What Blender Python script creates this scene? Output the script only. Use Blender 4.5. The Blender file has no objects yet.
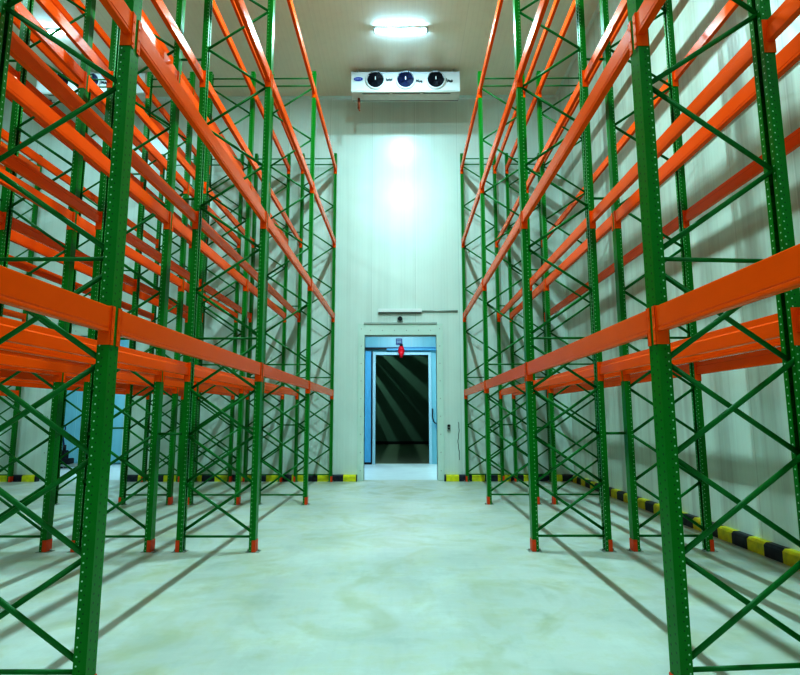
import bpy, bmesh, math, random
from mathutils import Vector, Matrix
random.seed(7)
PI = math.pi
COL = bpy.context.scene.collection

# ------------------------------------------------------------------ helpers
def mesh_from(name, bm):
    bmesh.ops.recalc_face_normals(bm, faces=bm.faces[:])
    me = bpy.data.meshes.new(name)
    bm.to_mesh(me); bm.free()
    return me

def box(bm, x0, x1, y0, y1, z0, z1, mi=0):
    vs = [bm.verts.new(p) for p in ((x0,y0,z0),(x1,y0,z0),(x1,y1,z0),(x0,y1,z0),(x0,y0,z1),(x1,y0,z1),(x1,y1,z1),(x0,y1,z1))]
    for f in ((0,3,2,1),(4,5,6,7),(0,1,5,4),(1,2,6,5),(2,3,7,6),(3,0,4,7)):
        bm.faces.new([vs[i] for i in f]).material_index = mi

def bevbox(bm, x0, x1, y0, y1, z0, z1, b, seg=2):
    t = bmesh.new(); box(t, x0, x1, y0, y1, z0, z1)
    bmesh.ops.bevel(t, geom=t.edges[:], offset=b, segments=seg, affect='EDGES')
    me = bpy.data.meshes.new('tmp'); t.to_mesh(me); t.free()
    bm.from_mesh(me); bpy.data.meshes.remove(me)

def extrude_poly(bm, pts, a, b):
    """pts: closed polygon of (u,v); a/b: functions (u,v)->3d point for both ends"""
    A = [bm.verts.new(a(u, v)) for u, v in pts]; B = [bm.verts.new(b(u, v)) for u, v in pts]
    n = len(pts)
    for i in range(n):
        bm.faces.new((A[i], A[(i+1) % n], B[(i+1) % n], B[i]))
    bm.faces.new(A[::-1]); bm.faces.new(B)

def cyl(bm, p0, p1, r0, r1=None, n=16, caps=True):
    r1 = r0 if r1 is None else r1
    p0, p1 = Vector(p0), Vector(p1); d = (p1-p0).normalized()
    u = d.orthogonal().normalized(); w = d.cross(u)
    A = [bm.verts.new(p0+(u*math.cos(2*PI*i/n)+w*math.sin(2*PI*i/n))*r0) for i in range(n)]
    B = [bm.verts.new(p1+(u*math.cos(2*PI*i/n)+w*math.sin(2*PI*i/n))*r1) for i in range(n)]
    for i in range(n):
        f = bm.faces.new((A[i], A[(i+1) % n], B[(i+1) % n], B[i])); f.smooth = True
    if caps: bm.faces.new(A[::-1]); bm.faces.new(B)

def tube(bm, pts, r, n=8):
    for a, b in zip(pts[:-1], pts[1:]): cyl(bm, a, b, r, n=n)

def torus(bm, c, R, r, axis='y', n=36, m=8, sx=1.0):
    V = []
    for i in range(n):
        a = 2*PI*i/n; row = []
        for j in range(m):
            b = 2*PI*j/m; q = R + r*math.cos(b)
            if axis == 'y': p = (c[0]+q*math.cos(a)*sx, c[1]+r*math.sin(b), c[2]+q*math.sin(a))
            else: p = (c[0]+q*math.cos(a), c[1]+q*math.sin(a), c[2]+r*math.sin(b))
            row.append(bm.verts.new(p))
        V.append(row)
    for i in range(n):
        for j in range(m):
            f = bm.faces.new((V[i][j], V[(i+1) % n][j], V[(i+1) % n][(j+1) % m], V[i][(j+1) % m])); f.smooth = True

def link(name, me, mats=None, parent=None, loc=(0,0,0), rz=0):
    if isinstance(me, bmesh.types.BMesh): me = mesh_from(name, me)
    if mats is not None and not me.materials:
        for m in (mats if isinstance(mats, (list, tuple)) else [mats]): me.materials.append(m)
    o = bpy.data.objects.new(name, me); COL.objects.link(o)
    o.location = loc; o.rotation_euler = (0, 0, rz)
    if parent: o.parent = parent
    return o

def empty(name, loc=(0,0,0), rz=0, parent=None):
    o = bpy.data.objects.new(name, None); COL.objects.link(o)
    o.location = loc; o.rotation_euler = (0,0,rz); o.empty_display_size = .2
    if parent: o.parent = parent
    return o

def tag(o, label, cat, group=None, kind=None):
    o['label'] = label; o['category'] = cat
    if group: o['group'] = group
    if kind: o['kind'] = kind
    return o

def struct(name, bm, mats, label, cat, parent=None):
    o = link(name, bm, mats, parent)
    if parent is None:
        o['kind'] = 'structure'; o['label'] = label; o['category'] = cat
    return o

# ---------------------------------------------------------------- materials
def new_mat(name):
    m = bpy.data.materials.new(name); m.use_nodes = True
    nt = m.node_tree; b = nt.nodes['Principled BSDF']
    return m, nt, b

def N(nt, typ, **kw):
    n = nt.nodes.new(typ)
    for k, v in kw.items():
        if k == 'inp':
            for a, c in v.items(): n.inputs[a].default_value = c
        else: setattr(n, k, v)
    return n

def math_n(nt, op, a, b=None, c=None):
    n = nt.nodes.new('ShaderNodeMath'); n.operation = op
    for i, v in enumerate((a, b, c)):
        if v is None: continue
        if isinstance(v, (int, float)): n.inputs[i].default_value = v
        else: nt.links.new(v, n.inputs[i])
    return n.outputs[0]

def mixc(nt, fac, a, b, typ='MIX'):
    n = nt.nodes.new('ShaderNodeMix'); n.data_type = 'RGBA'; n.blend_type = typ
    for i, v in ((0, fac), (6, a), (7, b)):
        if isinstance(v, (int, float)): n.inputs[i].default_value = v
        elif isinstance(v, tuple): n.inputs[i].default_value = v + ((1,) if len(v) == 3 else ())
        else: nt.links.new(v, n.inputs[i])
    return n.outputs[2]

def ramp(nt, fac, a, b):
    n = nt.nodes.new('ShaderNodeMapRange'); nt.links.new(fac, n.inputs[0])
    n.inputs[1].default_value = a; n.inputs[2].default_value = b
    return n.outputs[0]

def noise(nt, vec, scale, detail=4, rough=.55, mscale=None):
    if mscale:
        mp = nt.nodes.new('ShaderNodeMapping'); mp.inputs['Scale'].default_value = mscale
        nt.links.new(vec, mp.inputs[0]); vec = mp.outputs[0]
    n = nt.nodes.new('ShaderNodeTexNoise'); n.inputs['Scale'].default_value = scale
    n.inputs['Detail'].default_value = detail; n.inputs['Roughness'].default_value = rough
    nt.links.new(vec, n.inputs['Vector'])
    return n.outputs[0]

def bump(nt, b, h, strength, dist):
    n = nt.nodes.new('ShaderNodeBump'); n.inputs['Strength'].default_value = strength
    n.inputs['Distance'].default_value = dist
    nt.links.new(h, n.inputs['Height']); nt.links.new(n.outputs[0], b.inputs['Normal'])

def coords(nt, kind='Object'):
    return nt.nodes.new('ShaderNodeTexCoord').outputs[kind]

def sepxyz(nt, v):
    n = nt.nodes.new('ShaderNodeSeparateXYZ'); nt.links.new(v, n.inputs[0]); return n.outputs

def plain(name, col, rough=.45, metal=0, var=.12, scale=6, coat=0):
    m, nt, b = new_mat(name)
    b.inputs['Specular IOR Level'].default_value = .35
    c = coords(nt); nz = noise(nt, c, scale)
    d = tuple(x*(1-var) for x in col); l = tuple(min(1, x*(1+var)) for x in col)
    nt.links.new(mixc(nt, nz, d, l), b.inputs['Base Color'])
    b.inputs['Roughness'].default_value = rough; b.inputs['Metallic'].default_value = metal
    b.inputs['Coat Weight'].default_value = coat; b.inputs['Coat Roughness'].default_value = .15
    return m

GREEN = (.0002, .190, .014)
def make_post_mat():
    m, nt, b = new_mat('green_perforated_steel')
    c = coords(nt); x, y, z = sepxyz(nt, c)
    geo = nt.nodes.new('ShaderNodeTexCoord').outputs['Normal']
    nx, ny, nz_ = sepxyz(nt, geo)
    P = .05
    def dots(u, u0, zoff, r):
        du = math_n(nt, 'SUBTRACT', u, u0)
        zz = math_n(nt, 'ADD', z, zoff)
        dz = math_n(nt, 'SUBTRACT', math_n(nt, 'WRAP', zz, P, 0.0), P/2)
        d2 = math_n(nt, 'ADD', math_n(nt, 'MULTIPLY', du, du), math_n(nt, 'MULTIPLY', dz, dz))
        return math_n(nt, 'LESS_THAN', d2, r*r)
    side = math_n(nt, 'GREATER_THAN', math_n(nt, 'ABSOLUTE', ny), .7)
    face = math_n(nt, 'GREATER_THAN', math_n(nt, 'ABSOLUTE', nx), .7)
    inner = math_n(nt, 'GREATER_THAN', x, .02)
    outer = math_n(nt, 'LESS_THAN', x, -.02)
    s = math_n(nt, 'MULTIPLY', dots(x, .021, 0, .0052), side)
    i2 = math_n(nt, 'MULTIPLY', math_n(nt, 'MULTIPLY', math_n(nt, 'MAXIMUM', dots(y, .036, .02, .0055), dots(y, -.036, 0, .0055)), face), inner)
    bright = math_n(nt, 'MAXIMUM', s, i2)
    f2 = math_n(nt, 'MAXIMUM', dots(y, .026, .025, .007), dots(y, -.026, 0, .007))
    dull = math_n(nt, 'MULTIPLY', math_n(nt, 'MULTIPLY', f2, face), outer)
    s2 = math_n(nt, 'MULTIPLY', dots(x, .002, .025, .005), side)
    dull = math_n(nt, 'MAXIMUM', dull, s2)
    v = noise(nt, c, 3, 3)
    base = mixc(nt, v, tuple(q*.8 for q in GREEN), tuple(q*1.2 for q in GREEN))
    base = mixc(nt, math_n(nt, 'MULTIPLY', dull, .75), base, (.0, .045, .018))
    base = mixc(nt, math_n(nt, 'MULTIPLY', bright, .85), base, (.52, .72, .58))  # holes painted pale for the light showing through them
    nt.links.new(base, b.inputs['Base Color'])
    b.inputs['Roughness'].default_value = .30; b.inputs['Specular IOR Level'].default_value = .28; b.inputs['Coat Weight'].default_value = .06
    b.inputs['Coat Roughness'].default_value = .12
    return m

def make_floor_mat():
    m, nt, b = new_mat('troweled_concrete_floor')
    c = coords(nt)
    big = noise(nt, c, .55, 5, .6)
    med = noise(nt, c, 2.2, 6, .65)
    strk = noise(nt, c, 1.0, 5, .6, (2.2, 9, 1))
    strk2 = noise(nt, c, 1.0, 4, .6, (14, 1.6, 1))
    fine = noise(nt, c, 45, 3, .6)
    warp = nt.nodes.new('ShaderNodeTexNoise'); warp.inputs['Scale'].default_value = .9; warp.inputs['Detail'].default_value = 3; warp.inputs['Distortion'].default_value = 2.2
    nt.links.new(c, warp.inputs['Vector']); swirl = warp.outputs[0]
    blot = noise(nt, c, 1.3, 7, .7)
    col = mixc(nt, ramp(nt, big, .35, .65), (.46, .53, .49), (.60, .67, .63))
    col = mixc(nt, math_n(nt, 'MULTIPLY', ramp(nt, med, .48, .70), .55), col, (.47, .50, .30))
    col = mixc(nt, math_n(nt, 'MULTIPLY', ramp(nt, strk, .50, .68), .18), col, (.66, .74, .70))
    col = mixc(nt, math_n(nt, 'MULTIPLY', ramp(nt, strk2, .52, .70), .14), col, (.36, .45, .43))
    col = mixc(nt, math_n(nt, 'MULTIPLY', ramp(nt, fine, .60, .75), .12), col, (.32, .40, .37))
    col = mixc(nt, math_n(nt, 'MULTIPLY', ramp(nt, swirl, .50, .66), .50), col, (.40, .44, .27))
    col = mixc(nt, math_n(nt, 'MULTIPLY', ramp(nt, blot, .55, .68), .40), col, (.33, .42, .37))
    col = mixc(nt, math_n(nt, 'MULTIPLY', ramp(nt, blot, .46, .30), .45), col, (.68, .78, .75))
    nt.links.new(col, b.inputs['Base Color'])
    r = nt.nodes.new('ShaderNodeMapRange'); nt.links.new(med, r.inputs[0])
    r.inputs[3].default_value = .30; r.inputs[4].default_value = .50
    nt.links.new(r.outputs[0], b.inputs['Roughness'])
    bump(nt, b, math_n(nt, 'ADD', strk, math_n(nt, 'MULTIPLY', fine, .3)), .12, .01)
    return m

def make_panel_mat(name, col, axis, col2=None, rough=.30, seam=1.15, off=0.0, ribs=.075, tint=.10, seamc=.3, streak=.28):
    """pre-painted sandwich panel with shallow ribs and joints; axis 0: ribs stand along X of the wall, 1: along Y"""
    m, nt, b = new_mat(name)
    c = coords(nt); s = sepxyz(nt, c)
    u = s[axis]
    w = math_n(nt, 'SINE', math_n(nt, 'MULTIPLY', u, 2*PI/ribs))
    jj = math_n(nt, 'WRAP', math_n(nt, 'ADD', u, off), seam, 0.0)
    joint = math_n(nt, 'LESS_THAN', jj, .010)
    joint2 = math_n(nt, 'LESS_THAN', math_n(nt, 'ABSOLUTE', math_n(nt, 'SUBTRACT', jj, .03)), .006)
    sm = noise(nt, c, .8, 4, .6)
    ms = (5, 5, .10) if axis != 2 else (1, 1, 1)
    st = noise(nt, c, 1.0, 4, .6, ms)
    base = mixc(nt, sm, tuple(q*(1-tint) for q in col), tuple(min(1, q*(1+tint*.6)) for q in col))
    base = mixc(nt, math_n(nt, 'MULTIPLY', ramp(nt, st, .48, .7), streak), base, tuple(q*.72 for q in (col2 or col)))
    base = mixc(nt, math_n(nt, 'MULTIPLY', ramp(nt, w, .55, 1.0), .06), base, tuple(q*.6 for q in col))
    base = mixc(nt, math_n(nt, 'MULTIPLY', joint, seamc), base, tuple(q*.4 for q in col))
    base = mixc(nt, math_n(nt, 'MULTIPLY', joint2, seamc*.6), base, (1, 1, 1))
    nt.links.new(base, b.inputs['Base Color'])
    b.inputs['Roughness'].default_value = rough
    b.inputs['Coat Weight'].default_value = .30; b.inputs['Coat Roughness'].default_value = .30
    h = math_n(nt, 'SUBTRACT', math_n(nt, 'MULTIPLY', w, .25), math_n(nt, 'MULTIPLY', joint, 1.0))
    bump(nt, b, h, .18, .006)
    return m

def make_hazard_mat(name, axis, off):
    m, nt, b = new_mat(name)
    c = coords(nt); u = sepxyz(nt, c)[axis]
    k = math_n(nt, 'LESS_THAN', math_n(nt, 'WRAP', math_n(nt, 'ADD', u, off), .64, 0.0), .32)
    nz = noise(nt, c, 9, 5)
    yel = mixc(nt, ramp(nt, nz, .35, .7), (.85, .80, .01), (.55, .55, .03))
    blk = mixc(nt, ramp(nt, nz, .4, .75), (.008, .012, .03), (.05, .06, .07))
    nt.links.new(mixc(nt, k, yel, blk), b.inputs['Base Color'])
    b.inputs['Roughness'].default_value = .45
    return m

def emis(name, col, s):
    m, nt, b = new_mat(name)
    b.inputs['Base Color'].default_value = col + (1,)
    b.inputs['Emission Color'].default_value = col + (1,); b.inputs['Emission Strength'].default_value = s
    return m

M_POST = make_post_mat()
M_BRACE = plain('green_painted_brace', (.0002, .165, .024), .38, var=.2, coat=.0)
M_BEAM = plain('orange_painted_beam', (1.0, .112, .0), .26, var=.10, scale=3, coat=.0)
M_BEAM.node_tree.nodes['Principled BSDF'].inputs['Specular IOR Level'].default_value = .18
M_GUARD = plain('orange_red_foot_guard', (.74, .075, .012), .45, var=.25, scale=20)
M_PLATE = plain('zinc_base_plate', (.35, .40, .36), .5, .5)
M_FLOOR = make_floor_mat()
M_FLOOR2 = plain('pale_corridor_floor', (.62, .74, .76), .35, var=.1, scale=2)
M_WALLB = make_panel_mat('pale_green_panel_end_wall', (.69, .79, .75), 0, off=-.05)
M_WALLR = make_panel_mat('pale_panel_side_wall', (.63, .73, .65), 1, col2=(.46, .46, .40), tint=.2, streak=.5)  # vertical bright and dark streaks put the wall's reflections into its colour
M_CEIL = make_panel_mat('olive_cream_ceiling_panel', (.82, .80, .66), 0, ribs=.12, rough=.32, seam=1.15, off=.0, tint=.05, seamc=.12, streak=.1)
M_TRIMW = plain('cream_trim', (.62, .76, .70), .4, var=.05)
M_BLUE = make_panel_mat('light_blue_corridor_panel', (.24, .57, .68), 0, ribs=.3, rough=.4)
M_BLUE2 = plain('mid_blue_door_leaf', (.11, .40, .66), .4, var=.12)
M_WHITE = plain('white_enamel', (.80, .84, .84), .35, var=.04)
M_GREY = plain('galvanised_grey', (.42, .46, .44), .4, .3, var=.15)
M_DARK = plain('black_plastic', (.012, .014, .018), .45, var=.2)
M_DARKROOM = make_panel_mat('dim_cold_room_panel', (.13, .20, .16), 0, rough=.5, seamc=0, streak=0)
M_NAVY = plain('navy_fan_plastic', (.004, .013, .09), .5, var=.2, coat=0)
M_NAVY2 = plain('black_fan_plastic', (.002, .004, .012), .5, var=.2, coat=0)
M_RED = plain('red_plastic', (.65, .01, .03), .35, var=.1)
M_BLUEB = plain('blue_badge', (.01, .06, .45), .3, var=.05)
M_COPPER = plain('rusty_drain_pipe', (.30, .08, .04), .5, .2, var=.3, scale=20)
M_TUBE = emis('lit_tube', (.42, .76, 1.0), 62.0)

# ---------------------------------------------------------------- room shell
YB = 14.35; XR = 5.14; XL = -11.9; YF = -6.0; ZC = 10.36; WT = .22
bm = bmesh.new(); box(bm, XL-.3, XR+.3, YF-.3, YB+WT, -.2, 0)
struct('floor', bm, M_FLOOR, 'pale grey green troweled concrete warehouse floor', 'floor')
bm = bmesh.new(); box(bm, XL-.3, XR+.3, YF-.3, YB+WT, ZC, ZC+.2)
struct('ceiling', bm, M_CEIL, 'olive cream panelled cold room ceiling', 'ceiling')
bm = bmesh.new(); box(bm, XR, XR+WT, YF, YB+WT, 0, ZC)
struct('wall_right', bm, M_WALLR, 'pale ribbed panel wall behind the right racks', 'wall')
bm = bmesh.new(); box(bm, XL-WT, XL, YF, YB+WT, 0, ZC)
struct('wall_left', bm, M_WALLR, 'pale ribbed panel wall at the far left side', 'wall')
bm = bmesh.new(); box(bm, XL, XR, YF-WT, YF, 0, ZC)
struct('wall_front', bm, M_WALLB, 'pale panel wall behind the viewer', 'wall')
# end wall with two door openings
D1 = (-.12, 1.74, 3.69); OFF = 7.99; D2 = (D1[0]-OFF, D1[1]-OFF, 3.69)
bm = bmesh.new()
for x0, x1, z0 in ((XL, D2[0], 0), (D2[0], D2[1], D2[2]), (D2[1], D1[0], 0), (D1[0], D1[1], D1[2]), (D1[1], XR, 0)):
    box(bm, x0, x1, YB, YB+WT, z0, ZC)
struct('wall_back', bm, M_WALLB, 'pale mint panel end wall with tall doorways', 'wall')

def kerb(name, x0, x1, y0, y1, axis, face, off, label):
    """bevelled striped kerb; face = which side is chamfered"""
    bm = bmesh.new(); h = .155; b = .03
    if axis == 0:
        pts = [(y1, 0), (y1, h), (y0+b, h), (y0, h-b), (y0, 0)]
        extrude_poly(bm, pts, lambda u, v: (x0, u, v), lambda u, v: (x1, u, v))
    else:
        pts = [(x1, 0), (x1, h), (x0+b, h), (x0, h-b), (x0, 0)] if face < 0 else [(x0, 0), (x0, h), (x1-b, h), (x1, h-b), (x1, 0)]
        extrude_poly(bm, pts, lambda u, v: (u, y0, v), lambda u, v: (u, y1, v))
    return struct(name, bm, make_hazard_mat('yellow_black_stripes_' + name, axis, off), label, 'kerb')
KF = 14.20
kerb('baseboard_back', D1[1]+.16, XR-.0, KF, YB, 0, -1, .30, 'yellow and black striped kerb right of the central doorway')
kerb('baseboard_back', D2[1]+.16, D1[0]-.16, KF, YB, 0, -1, .30, 'yellow and black striped kerb left of the central doorway')
kerb('baseboard_back', XL, D2[0]-.16, KF, YB, 0, -1, 0, 'yellow and black striped kerb left of the far left doorway')
kerb('baseboard_right', XR-.10, XR, YF, KF, 1, -1, -.02, 'yellow and black striped kerb along the right wall')
kerb('baseboard_left', XL, XL+.10, YF, KF, 1, 1, .08, 'yellow and black striped kerb along the left wall')
# thin coving strip where end wall meets ceiling and in the right corner
bm = bmesh.new(); extrude_poly(bm, [(YB, ZC), (YB, ZC-.05), (YB-.05, ZC)], lambda u, v: (XL, u, v), lambda u, v: (XR, u, v))
struct('trim_1', bm, M_TRIMW, 'thin cove strip between end wall and ceiling', 'trim')
bm = bmesh.new(); extrude_poly(bm, [(XR, YB), (XR-.06, YB), (XR, YB-.06)], lambda u, v: (u, v, .155), lambda u, v: (u, v, ZC))
struct('trim_2', bm, M_TRIMW, 'vertical cove strip in the right far corner', 'trim')
bm = bmesh.new(); extrude_poly(bm, [(XR, ZC), (XR-.06, ZC), (XR, ZC-.06)], lambda u, v: (u, YF, v), lambda u, v: (u, YB, v))
struct('trim_3', bm, M_TRIMW, 'thin cove strip between right wall and ceiling', 'trim')

# ---- door casings, corridor, opposite cold room
def casing(name, D, label):
    bm = bmesh.new(); w = .17; y0 = YB-.035
    bevbox(bm, D[0]-w, D[0], y0, YB+WT-.01, 0, D[2]+.30, .006)
    bevbox(bm, D[1], D[1]+w, y0, YB+WT-.01, 0, D[2]+.30, .006)
    bevbox(bm, D[0], D[1], y0, YB+WT-.01, D[2], D[2]+.30, .006)
    o = struct(name, bm, M_TRIMW, label, 'door frame')
    b2 = bmesh.new()
    for x in (D[0]-.085, D[1]+.085):
        for i in range(9):
            z = .25+i*.45; cyl(b2, (x, y0-.006, z), (x, y0, z), .014, n=8)
    for i in range(6):
        x = D[0]+.15+i*(D[1]-D[0]-.3)/5; cyl(b2, (x, y0-.006, D[2]+.12), (x, y0, D[2]+.12), .014, n=8)
    link('casing_screw_heads', b2, M_GREY, o)
    b3 = bmesh.new(); box(b3, D[0]-.02, D[1]+.02, y0-.03, y0, D[2]+.285, D[2]+.325)
    for i in range(40):
        x = D[0]+i*(D[1]-D[0])/39; box(b3, x-.012, x+.012, y0-.036, y0-.028, D[2]+.29, D[2]+.30)
    link('seal_strip', b3, M_GREY, o)
    b4 = bmesh.new(); box(b4, D[0]+.0, D[1]-.0, YB+.02, YB+.10, D[2]-.03, D[2]); link('lintel_seal', b4, M_GREY, o)
    return o
casing('door_1', D1, 'cream screwed casing around the central doorway')
casing('door_2', D2, 'cream screwed casing around the far left doorway')

YC0 = YB+WT; YC1 = 19.3; XC0, XC1 = -10.8, 3.6; ZCC = 4.9
bm = bmesh.new(); box(bm, XC0-.2, XC1+.2, YC0, YC1+.2, -.2, .0)
struct('floor_corridor', bm, M_FLOOR2, 'bright white corridor floor beyond the doorway', 'floor')
bm = bmesh.new(); box(bm, XC0-.2, XC1+.2, YC0, YC1+.2, ZCC, ZCC+.1)
struct('ceiling_corridor', bm, M_WHITE, 'white corridor ceiling beyond the doorway', 'ceiling')
bm = bmesh.new(); box(bm, XC0-.1, XC0, YC0, YC1, 0, ZCC)
struct('wall_corridor_left', bm, M_TRIMW, 'pale wall closing the corridor on the left', 'wall')
bm = bmesh.new(); box(bm, XC1, XC1+.1, YC0, YC1, 0, ZCC)
struct('wall_corridor_right', bm, M_TRIMW, 'pale wall closing the corridor on the right', 'wall')
E1 = (-.08, 1.75, 3.71)
bm = bmesh.new()
for x0, x1, z0 in ((XC0, E1[0], 0), (E1[0], E1[1], E1[2]), (E1[1], XC1, 0)):
    box(bm, x0, x1, YC1, YC1+.2, z0, ZCC)
struct('wall_corridor_back', bm, M_BLUE, 'light blue corridor wall opposite the central doorway', 'wall')
# inner door: frame + slid open leaf + rail
bm = bmesh.new()
bevbox(bm, E1[0]-.10, E1[0], YC1-.04, YC1+.2, 0, E1[2]+.10, .008)
bevbox(bm, E1[1], E1[1]+.10, YC1-.04, YC1+.2, 0, E1[2]+.10, .008)
bevbox(bm, E1[0], E1[1], YC1-.04, YC1+.2, E1[2], E1[2]+.10, .008)
d3 = struct('door_3', bm, plain('pale_blue_white_frame', (.42, .68, .80), .4, var=.05), 'pale frame of the dark room doorway across the corridor', 'door frame')
bm = bmesh.new(); bevbox(bm, -2.25, E1[0]-.11, YC1-.14, YC1-.05, .06, E1[2]+.12, .01)
d4 = struct('door_4', bm, M_BLUE2, 'blue sliding door leaf slid open left of the dark opening', 'door')
bm = bmesh.new(); box(bm, E1[0]-.14, E1[0]-.105, YC1-.155, YC1-.045, .04, E1[2]+.12); box(bm, -2.25, E1[0]-.11, YC1-.15, YC1-.045, .0, .07)
link('rubber_edge', bm, M_DARK, d4)
bm = bmesh.new(); box(bm, -2.3, .75, YC1-.16, YC1-.02, 3.90, 3.96)
struct('trim_4', bm, M_DARK, 'dark slot of the sliding door track', 'trim')
bm = bmesh.new(); bevbox(bm, .3, 2.2, YC1-.17, YC1-.0, 3.86, 3.93, .01); box(bm, -.5, 2.2, YC1-.06, YC1, 3.96, 3.985); box(bm, -.5, 2.1, YC1-.05, YC1, 4.38, 4.40)
struct('trim_5', bm, M_BLUE2, 'blue sliding door rail over the inner doorway', 'trim')
# second inner door seen through far left doorway
bm = bmesh.new(); bevbox(bm, -10.70, -10.16, YC1-.10, YC1, .06, 3.7, .01); bevbox(bm, -9.3, -8.1, YC1-.10, YC1, .06, 3.7, .01)
bm2 = bmesh.new(); bevbox(bm2, -10.16, -10.04, YC1-.08, YC1, 0, 3.8, .01); bevbox(bm2, -8.1, -7.98, YC1-.08, YC1, 0, 3.8, .01)
d5 = struct('door_5', bm, M_BLUE, 'blue door panels seen through the far left doorway', 'door')
link('jamb_strip', bm2, M_WHITE, d5)
# dark room beyond
YD0, YD1 = YC1+.2, 33.0
bm = bmesh.new(); box(bm, -6, 7, YD0, YD1+.2, -.2, 0)
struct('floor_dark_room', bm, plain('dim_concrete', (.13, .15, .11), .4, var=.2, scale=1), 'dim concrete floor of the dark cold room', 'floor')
bm = bmesh.new(); box(bm, -6, 7, YD1, YD1+.2, 0, 9.5)
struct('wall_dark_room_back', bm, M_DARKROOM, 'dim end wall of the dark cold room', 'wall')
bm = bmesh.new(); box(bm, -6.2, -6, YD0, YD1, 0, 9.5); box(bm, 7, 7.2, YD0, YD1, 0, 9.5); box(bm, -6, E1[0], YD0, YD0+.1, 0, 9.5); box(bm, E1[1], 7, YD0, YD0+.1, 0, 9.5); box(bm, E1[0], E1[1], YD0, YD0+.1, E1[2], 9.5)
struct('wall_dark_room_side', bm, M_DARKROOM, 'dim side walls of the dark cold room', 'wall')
bm = bmesh.new(); box(bm, -6.2, 7.2, YD0, YD1+.2, 9.5, 9.7)
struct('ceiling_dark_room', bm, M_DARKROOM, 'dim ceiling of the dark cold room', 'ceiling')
bm = bmesh.new(); box(bm, -6, 7, YD1-.1, YD1, 0, .16)
struct('baseboard_dark_room', bm, M_DARK, 'dark kerb along the end of the dark room', 'kerb')
bm = bmesh.new()  # unseen rails added and spaced to throw shadow stripes on the end wall
for x, z, h in ((-2.2, 7.30, .30), (-2.3, 6.80, .24), (-2.25, 6.3, .30), (-2.4, 5.75, .34), (-2.6, 5.0, .50), (-2.9, 4.0, .75), (-2.1, 7.74, .26), (-2.1, 8.12, .3)):
    box(bm, x-.05, x+.05, 26.0, YD1-.02, z, z+h)
struct('shadow_rails', bm, M_DARK, 'unseen rails added to cast shadow stripes in the dark cold room', 'trim')

# ---------------------------------------------------------------- wall fittings
def one(name, bm, m, label, cat, group=None):
    return tag(link(name, bm, m), label, cat, group)
# door operator rail above central doorway
t = empty('door_track', (.80, YB, 4.32)); tag(t, 'pale cylindrical door closer rail with thin rod above the central doorway', 'rail')
bm = bmesh.new(); bevbox(bm, -.58, .57, -.085, -.0, -.045, .06, .015); link('rail_housing', bm, M_WHITE, t)
bm = bmesh.new(); box(bm, -.56, .55, -.08, -.01, -.056, -.045); link('underside_slot', bm, M_DARK, t)
bm = bmesh.new(); cyl(bm, (.57, -.028, .0), (1.50, -.028, .0), .022); link('rod', bm, M_GREY, t)
t = empty('alarm_sounder', (.80, YB, 4.10)); tag(t, 'small round black sounder on the wall over the central doorway', 'alarm')
bm = bmesh.new(); cyl(bm, (0, 0, 0), (0, -.05, 0), .085, .075, 20); link('base', bm, M_GREY, t)
bm = bmesh.new(); cyl(bm, (0, -.05, .015), (0, -.14, .015), .06, .045, 20); link('black_dome', bm, M_DARK, t)
t = empty('hanging_beacon_lamp', (.81, YC1-.04, 3.80)); tag(t, 'red warning beacon hanging over the dark inner doorway', 'lamp')
bm = bmesh.new(); cyl(bm, (0, -.12, .20), (0, -.12, .28), .05); box(bm, -.03, .03, -.12, 0, .24, .28); link('bracket', bm, M_DARK, t)
bm = bmesh.new(); cyl(bm, (0, -.12, .2), (0, -.12, .05), .07, .12, 18); cyl(bm, (0, -.12, .05), (0, -.12, -.20), .12, .05, 18); link('red_lens', bm, M_RED, t)
t = empty('wall_sign', (.735, YC1, 4.18)); tag(t, 'small dark blue square plate on the blue header over the inner doorway', 'sign')
bm = bmesh.new(); bevbox(bm, -.11, .11, -.03, 0, -.11, .11, .006); link('plate', bm, plain('navy_plate', (.02, .05, .22), .4), t)
bm = bmesh.new()
for a in range(3):
    box(bm, -.08, .08, -.034, -.03, .05-.05*a, .066-.05*a)
link('pale_marks', bm, M_BLUE, t)
t = empty('lever_lock', (1.93, YC1-.04, 1.42)); tag(t, 'dark lever handle on the blue wall right of the inner doorway', 'handle')
bm = bmesh.new(); tube(bm, [(-.06, -.05, .42), (-.06, -.07, .15), (-.02, -.07, 0), (.10, -.07, -.10)], .018); cyl(bm, (-.06, 0, .42), (-.06, -.05, .42), .02); link('grip', bm, M_DARK, t)
bm = bmesh.new(); bevbox(bm, .06, .16, -.09, .04, -.22, -.06, .01); link('lock_case', bm, M_BLUE2, t)
t = empty('switch_box', (2.03, YB, 1.32)); tag(t, 'small dark switch on the wall right of the central doorway', 'switch')
bm = bmesh.new(); bevbox(bm, -.045, .045, -.04, 0, -.09, .07, .01); link('plate', bm, M_GREY, t)
bm = bmesh.new(); cyl(bm, (0, -.04, -.03), (0, -.07, -.03), .025); cyl(bm, (0, -.04, .045), (0, -.08, .045), .03); link('knob', bm, M_DARK, t)
bm = bmesh.new()
pts = [(2.275+.016*math.sin(i*.45)+.007*math.sin(i*1.7), YB-.012, 1.45-.047*i) for i in range(21)]
tube(bm, pts, .006, 6); one('hanging_wire', bm, M_DARK, 'thin dark wire hanging on the wall near the right rack', 'wire')

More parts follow.
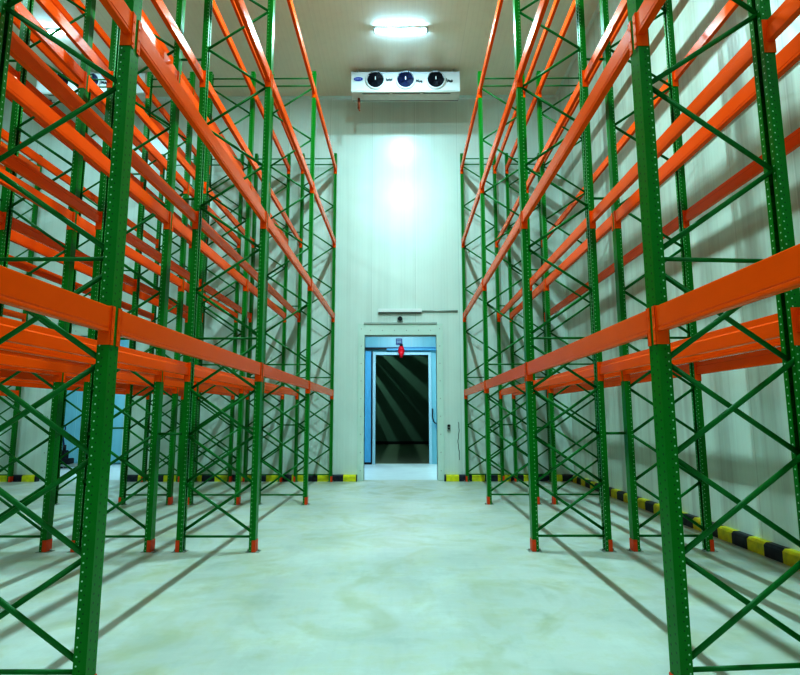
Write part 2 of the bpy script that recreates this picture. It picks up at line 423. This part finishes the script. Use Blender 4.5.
# pallet truck standing in the corridor behind the far left doorway
t = empty('pallet_truck', (-9.75, 17.9, 0), 1.25); tag(t, 'dark hand pallet truck standing in the corridor behind the far left doorway', 'pallet truck')
for s in (-1, 1):
    bm = bmesh.new(); bevbox(bm, -.08, .08, -1.15, 0, .07, .13, .015); link('fork', bm, M_GREY, t, (s*.19, 0, 0))
    bm = bmesh.new(); cyl(bm, (-.035, 0, .09), (.035, 0, .09), .09, n=20); link('wheel', bm, M_DARK, t, (s*.09, .12, 0))
bm = bmesh.new(); bevbox(bm, -.27, .27, -.02, .08, .10, .30, .02); bevbox(bm, -.10, .10, .03, .22, .2, .55, .02); cyl(bm, (0, .13, .5), (0, .13, .72), .05); link('pump_body', bm, M_DARK, t)
bm = bmesh.new(); tube(bm, [(0, .14, .6), (0, .26, 1.12)], .022); torus(bm, (0, .28, 1.24), .11, .016, 'y'); link('handle', bm, M_NAVY, t)

# ---------------------------------------------------------------- ceiling lights
def ceiling_light(x, y, label):
    t = empty('ceiling_light', (x, y, ZC)); tag(t, label, 'lamp', 'tube lights on the ceiling')
    bm = bmesh.new(); bevbox(bm, -.60, .60, -.05, .05, -.045, 0, .012); link('housing', bm, M_WHITE, t)
    bm = bmesh.new(); bevbox(bm, -.585, .585, -.035, .035, -.095, -.045, .018, 3); link('diffuser', bm, M_TUBE, t)
    bm = bmesh.new()
    for s in (-1, 1): bevbox(bm, s*.60-.02, s*.60+.02, -.045, .045, -.10, 0, .008)
    link('end_cap', bm, M_GREY, t)
    return t
CX = .84
ceiling_light(CX, 11.6, 'lit white tube light on the ceiling over the central aisle')
ceiling_light(CX-OFF, 11.6, 'lit tube light on the ceiling over the left aisle behind racks')

def area(x, y, z, e, sx, sy, col=(.585, .94, .97), rot=(0, 0, 0), spread=PI):
    l = bpy.data.lights.new('lamp_light', 'AREA'); l.shape = 'RECTANGLE'; l.size = sx; l.size_y = sy
    l.energy = e; l.color = col; l.spread = spread
    o = bpy.data.objects.new('lamp_light', l); COL.objects.link(o); o.location = (x, y, z); o.rotation_euler = rot
    return o
LZ = ZC-.13
for y, e in ((11.6, 95), (7.6, 430), (3.4, 265), (-.8, 130), (-4.5, 80)):
    area(CX, y, LZ, e, .12, .25)
    area(CX-OFF, y, LZ, e*.45, 1.1, .3)
# corridor and dark room
area(.8, 17.0, ZCC-.06, 110, 1.2, .3, (.78, .93, 1))
area(-7.2, 17.0, ZCC-.06, 110, 1.2, .3, (.78, .93, 1))
l = bpy.data.lights.new('dark_room_lamp', 'POINT'); l.energy = 1500; l.color = (.6, 1, .85); l.shadow_soft_size = .04
o = bpy.data.objects.new('dark_room_lamp', l); COL.objects.link(o); o.location = (-4.2, 29.5, 9.0)

# ---------------------------------------------------------------- evaporators
def evaporator(x, label):
    t = empty('evaporator_unit', (x, 13.07, 0)); tag(t, label, 'air cooler', 'ceiling air coolers with three fans')
    W = 1.365; z0, z1 = 9.735, 10.26
    bm = bmesh.new(); bevbox(bm, -W, W, 0, .44, z0, z1, .012)
    box(bm, -W-.01, -W+.04, -.006, .45, z0-.005, z1); box(bm, W-.04, W+.01, -.006, .45, z0-.005, z1)
    link('casing', bm, M_WHITE, t)
    bm = bmesh.new()
    extrude_poly(bm, [(.0, z0), (.45, z0), (.45, z0-.025), (.0, z0-.03)], lambda u, v: (-W, u, v), lambda u, v: (W, u, v))
    for i in range(3):
        bevbox(bm, -1.08+i*.77, -.42+i*.77, .08, .36, z0-.05, z0-.02, .008)
    link('drip_tray', bm, plain('pale_grey_tray', (.62, .66, .62), .4), t)
    bm = bmesh.new(); box(bm, -W, W, .395, .405, z0-.034, z0-.02)  # dark strips draw in the shadow lines under the tray
    for i in range(3): box(bm, -1.10+i*.77, -.40+i*.77, .062, .072, z0-.036, z0-.02)
    link('tray_shadow_lines', bm, M_DARK, t)
    bm = bmesh.new()
    for sx in (-W+.15, W-.15):
        for yy in (.06, .44): cyl(bm, (sx, yy, z1), (sx, yy, ZC), .012, n=8)
    link('hanger_rods', bm, M_GREY, t)
    for i, fx in enumerate((-.76, .0, .765)):
        c = (fx, -.02, 10.02)
        bm = bmesh.new(); torus(bm, (0, 0, 0), .225, .028, 'y', 40, 8); cyl(bm, (0, .02, 0), (0, .0, 0), .225, n=36)
        f = link('fan_shroud', bm, M_WHITE, t, c)
        bm = bmesh.new(); cyl(bm, (0, -.002, 0), (0, -.012, 0), .213, n=36); cyl(bm, (0, -.012, 0), (0, -.05, 0), .06, .05, 18)
        for k in range(5):
            a = k*2*PI/5+.3; R = Matrix.Rotation(a, 4, 'Y')
            vs = [bm.verts.new(R @ Vector(p)) for p in ((.05, -.02, -.03), (.205, -.012, -.085), (.205, -.045, .06), (.05, -.045, .03))]
            bm.faces.new(vs)
        link('fan_blades', bm, M_NAVY if i == 1 else M_NAVY2, f)
        bm = bmesh.new()
        for r in (.09, .13, .17, .205): torus(bm, (0, -.06, 0), r, .0035, 'y', 32, 5)
        for k in range(6):
            a = k*PI/3; cyl(bm, (0, -.06, 0), (.22*math.cos(a), -.045, .22*math.sin(a)), .004, n=5)
        link('wire_guard', bm, M_NAVY2, f)
        bm = bmesh.new(); bevbox(bm, -.014, .014, -.075, -.062, -.035, .055, .004); link('white_hub_mark', bm, M_WHITE, f)
        bm = bmesh.new(); rr = random.Random(i)
        for k in range(9):
            px = .265+k*.018; pz = -.02+rr.uniform(-.018, .018)+(.02 if i == 0 else 0)-.004*k*(i > 0)
            box(bm, px, px+.016, .011, .016, pz-.04, pz+rr.uniform(.0, .03))
        link('small_black_lettering', bm, M_DARK, t, (fx, -.02, 10.04))
    bm = bmesh.new(); V = [bm.verts.new((-1.195+.115*math.cos(a), -.012, 10.055+.052*math.sin(a))) for a in [2*PI*k/28 for k in range(28)]]
    bm.faces.new(V); b = link('oval_badge', bm, M_BLUEB, t)
    bm = bmesh.new()
    for k in range(4): box(bm, -1.268+k*.038, -1.246+k*.038, -.016, -.0125, 10.043, 10.067)
    link('pale_badge_marks', bm, M_WHITE, b)
    bm = bmesh.new(); cyl(bm, (-1.20, .30, z0-.03), (-1.20, .30, z0-.30), .035); cyl(bm, (-1.20, .30, z0-.30), (-1.18, .30, z0-.36), .02); link('drain_pipe', bm, M_COPPER, t)
    return t
evaporator(.955, 'white three fan air cooler over the central doorway')
evaporator(.955-OFF, 'white three fan air cooler at far upper left behind orange beams')

# ---------------------------------------------------------------- pallet racks
Y1 = 6.956; BAY = 3.585; DEPTH = .87; TOP = 8.57; DX = .037; DY = .055
LEVELS = (2.147, 4.11, 6.08, 8.11)
def path_prism(out, inn, z0, z1):
    bm = bmesh.new(); extrude_poly(bm, out+inn[::-1], lambda u, v: (u, v, z0), lambda u, v: (u, v, z1)); return bm
t = .004
post_me = mesh_from('post', path_prism([(DX, -.018), (DX, -DY), (-DX, -DY), (-DX, DY), (DX, DY), (DX, .018)],
    [(DX-t, -.018), (DX-t, -DY+t), (-DX+t, -DY+t), (-DX+t, DY-t), (DX-t, DY-t), (DX-t, .018)], .006, TOP)); post_me.materials.append(M_POST)
g = .005
guard_me = mesh_from('foot_guard', path_prism([(.004, -DY-g), (-DX-g, -DY-g), (-DX-g, DY+g), (.004, DY+g)],
    [(.004, -DY-.0005), (-DX-.0005, -DY-.0005), (-DX-.0005, DY+.0005), (.004, DY+.0005)], .006, .140)); guard_me.materials.append(M_GUARD)
bm = bmesh.new(); bevbox(bm, -.085, .075, -.064, .064, 0, .006, .002, 1)
for sx in (-.067, .058): cyl(bm, (sx, .0, .006), (sx, .0, .028), .011, n=6)
plate_me = mesh_from('base_plate', bm); plate_me.materials.append(M_PLATE)

IN = DEPTH-2*DX+.012   # clear width plus weld overlap
def channel(p0, p1, w, th):
    """slim oval tube from p0 to p1 in the local xz plane"""
    bm = bmesh.new(); p0, p1 = Vector(p0), Vector(p1); d = (p1-p0).normalized(); n = Vector((-d.z, 0, d.x))
    pts = [(w/2*math.cos(a), th*math.sin(a)) for a in [2*PI*k/12 for k in range(12)]]
    extrude_poly(bm, pts, lambda u, v: p0+n*u+Vector((0, v, 0)), lambda u, v: p1+n*u+Vector((0, v, 0)))
    for f in bm.faces: f.smooth = len(f.verts) == 4
    return bm
diag_me = mesh_from('diagonal_brace', channel((-IN/2, 0, 0), (IN/2, 0, .553), .034, .013)); diag_me.materials.append(M_BRACE)
hor_me = mesh_from('horizontal_brace', channel((-IN/2, 0, 0), (IN/2, 0, 0), .028, .013)); hor_me.materials.append(M_BRACE)

BL = BAY-2*DY-.012
bm = bmesh.new(); H0, H1 = -.04, .115
prof = [(u+.006, v) for u, v in [(-.041, H0+.006), (-.037, H0), (.004, H0), (.008, H0+.004), (.008, H0+.095), (-.003, H0+.108), (-.003, H1-.004), (-.007, H1), (-.037, H1), (-.041, H1-.004),
        (-.041, H0+.030), (-.0385, H0+.027), (-.0385, H0+.022), (-.041, H0+.019)]]
extrude_poly(bm, prof, lambda u, v: (u, -BL/2, v), lambda u, v: (u, BL/2, v))
beam_me = mesh_from('load_beam', bm); beam_me.materials.append(M_BEAM)
def conn(sy):
    """end plate at the post face on side sy (post local), with flange wrapping on the outer web; origin at post centre"""
    bm = bmesh.new(); a, b = sorted((sy*(DY+.0005), sy*(DY+.006)))
    box(bm, -DX-.006, .034, a, b, -.118, .120)
    a, b = sorted((sy*(DY+.006), sy*.019))
    box(bm, -DX-.006, -DX-.0008, a, b, -.118, .120)
    for z in (-.09, -.02, .06): cyl(bm, (-DX-.006, sy*.037, z), (-DX-.010, sy*.037, z), .007, n=8)
    me = mesh_from('end_connector', bm); me.materials.append(M_BEAM); return me
conn_p, conn_m = conn(1), conn(-1)
NODES = [2.62+.56*i for i in range(11)]

def upright_frame(rack, s, y, skew=0.0):
    """frame local: A post at -DEPTH/2*s, B post at +DEPTH/2*s"""
    f = empty('upright_frame', (0, y+skew/2, 0), skew/DEPTH, rack)   # skew: the frame stands slightly out of square
    for k, me in ((-1, post_me), (1, post_me)):
        rz = 0 if k*s < 0 else PI
        x = k*s*DEPTH/2
        # post local -x is outward; outward for the post at world-left is -x
        link('post', post_me, None, f, (x, 0, 0), 0 if x < 0 else PI)
        link('foot_guard', guard_me, None, f, (x, 0, 0), 0 if x < 0 else PI)
        link('base_plate', plate_me, None, f, (x, 0, 0), 0 if x < 0 else PI)
    r = 0 if s > 0 else PI
    for i in range(4):                                   # crossed lower part: front layer rises A to B, rear layer falls
        z = .245+.568*i
        link('diagonal_brace', diag_me, None, f, (0, -.030, z), r)
        link('diagonal_brace', diag_me, None, f, (0, .018, z), PI-r)
    for i in range(10):
        z = NODES[i]
        link('diagonal_brace', diag_me, None, f, (0, -.012, z+.008), r if i % 2 == 0 else PI-r)
    for z in (.175, 2.575, 8.275, 8.44):
        link('horizontal_brace', hor_me, None, f, (0, -.004, z))
    return f

RACKS = [
 # x of the two rows, s (+1: A post on the left), planes, dy, label
 ((2.457, 3.327), 1, (-1, 0, 1, 2, 3), .035, 'tall green and orange pallet rack lining the right side of the central aisle'),
 ((3.660, 4.530), -1, (0, 1, 2, 3), .035, 'green and orange pallet rack standing next to the right wall'),
 ((-1.790, -.920), -1, (-1, 0, 1, 2, 3), 0, 'tall green and orange pallet rack lining the left side of the central aisle'),
 ((-3.038, -2.168), 1, (0, 1, 2, 3), 0, 'green and orange pallet rack second row left of the central aisle'),
 ((-4.290, -3.420), -1, (0, 1, 2, 3), 0, 'green and orange pallet rack third row left of the central aisle'),
 ((-5.551, -4.681), 1, (0, 1, 2, 3), 0, 'green and orange pallet rack fourth row left, bordering the left aisle'),
 ((-9.751, -8.881), -1, (2, 3), 0, 'green and orange pallet rack beyond the far left doorway'),
]
for (xa, xb), s, planes, dy, label in RACKS:
    xc = (xa+xb)/2
    rack = empty('pallet_rack', (xc, 0, 0)); tag(rack, label, 'pallet rack', 'green and orange pallet racks')
    SK = .075
    crooked = abs(xa-2.457) < .01
    for k in planes: upright_frame(rack, s, Y1+(k-1)*BAY+dy, SK if crooked and k == 0 else 0.0)
    for k in planes[:-1]:
        ys = Y1+(k-1)*BAY+dy
        for x in (-DEPTH/2, DEPTH/2):
            for z in LEVELS:
                rz = 0 if x < 0 else PI
                b = link('load_beam', beam_me, None, rack, (x, ys+BAY/2, z), rz)
                if crooked and x > 0 and k in (-1, 0):
                    b.location.y += SK/2; b.scale.y = (BAY+(SK if k < 0 else -SK))/BAY
                link('end_connector', conn_p, None, b, (0, -BAY/2, 0))
                link('end_connector', conn_m, None, b, (0, BAY/2, 0))
    if abs(xa-2.457) < .01 or abs(xa+4.290) < .01 or abs(xa+1.79) < .01:
        sx = 1 if xa > 0 else -1
        gap = .333 if xa > 0 else (.378 if abs(xa+1.79) < .01 else .391)
        spacer_me = mesh_from('row_spacer', channel((-gap/2+DX+.008, 0, 0), (gap/2-DX-.008, 0, 0), .032, .016)); spacer_me.materials.append(M_BRACE)
        for k in planes:
            if k < 0: continue
            for z in (1.39, 4.42, 6.40):
                link('row_spacer', spacer_me, None, rack, (sx*(DEPTH/2+gap/2), Y1+(k-1)*BAY+dy, z))

# ---------------------------------------------------------------- world and camera
w = bpy.data.worlds.new('world'); bpy.context.scene.world = w; w.use_nodes = True
w.node_tree.nodes['Background'].inputs[0].default_value = (.5, .6, .6, 1); w.node_tree.nodes['Background'].inputs[1].default_value = .2
cam = bpy.data.cameras.new('camera'); cam.sensor_width = 36; cam.lens = 557.82*36/800; cam.clip_start = .05
co = bpy.data.objects.new('camera', cam); COL.objects.link(co)
co.matrix_world = Matrix.Translation((.8866, 0, 1.6)) @ Matrix.Rotation(.00623, 4, 'Z') @ Matrix.Rotation(PI/2+.14038, 4, 'X') @ Matrix.Rotation(-.0015, 4, 'Z')
sc = bpy.context.scene; sc.camera = co
sc.view_settings.view_transform = 'Standard'; sc.view_settings.look = 'High Contrast'
sc.view_settings.exposure = 0.0; sc.view_settings.gamma = 1.0
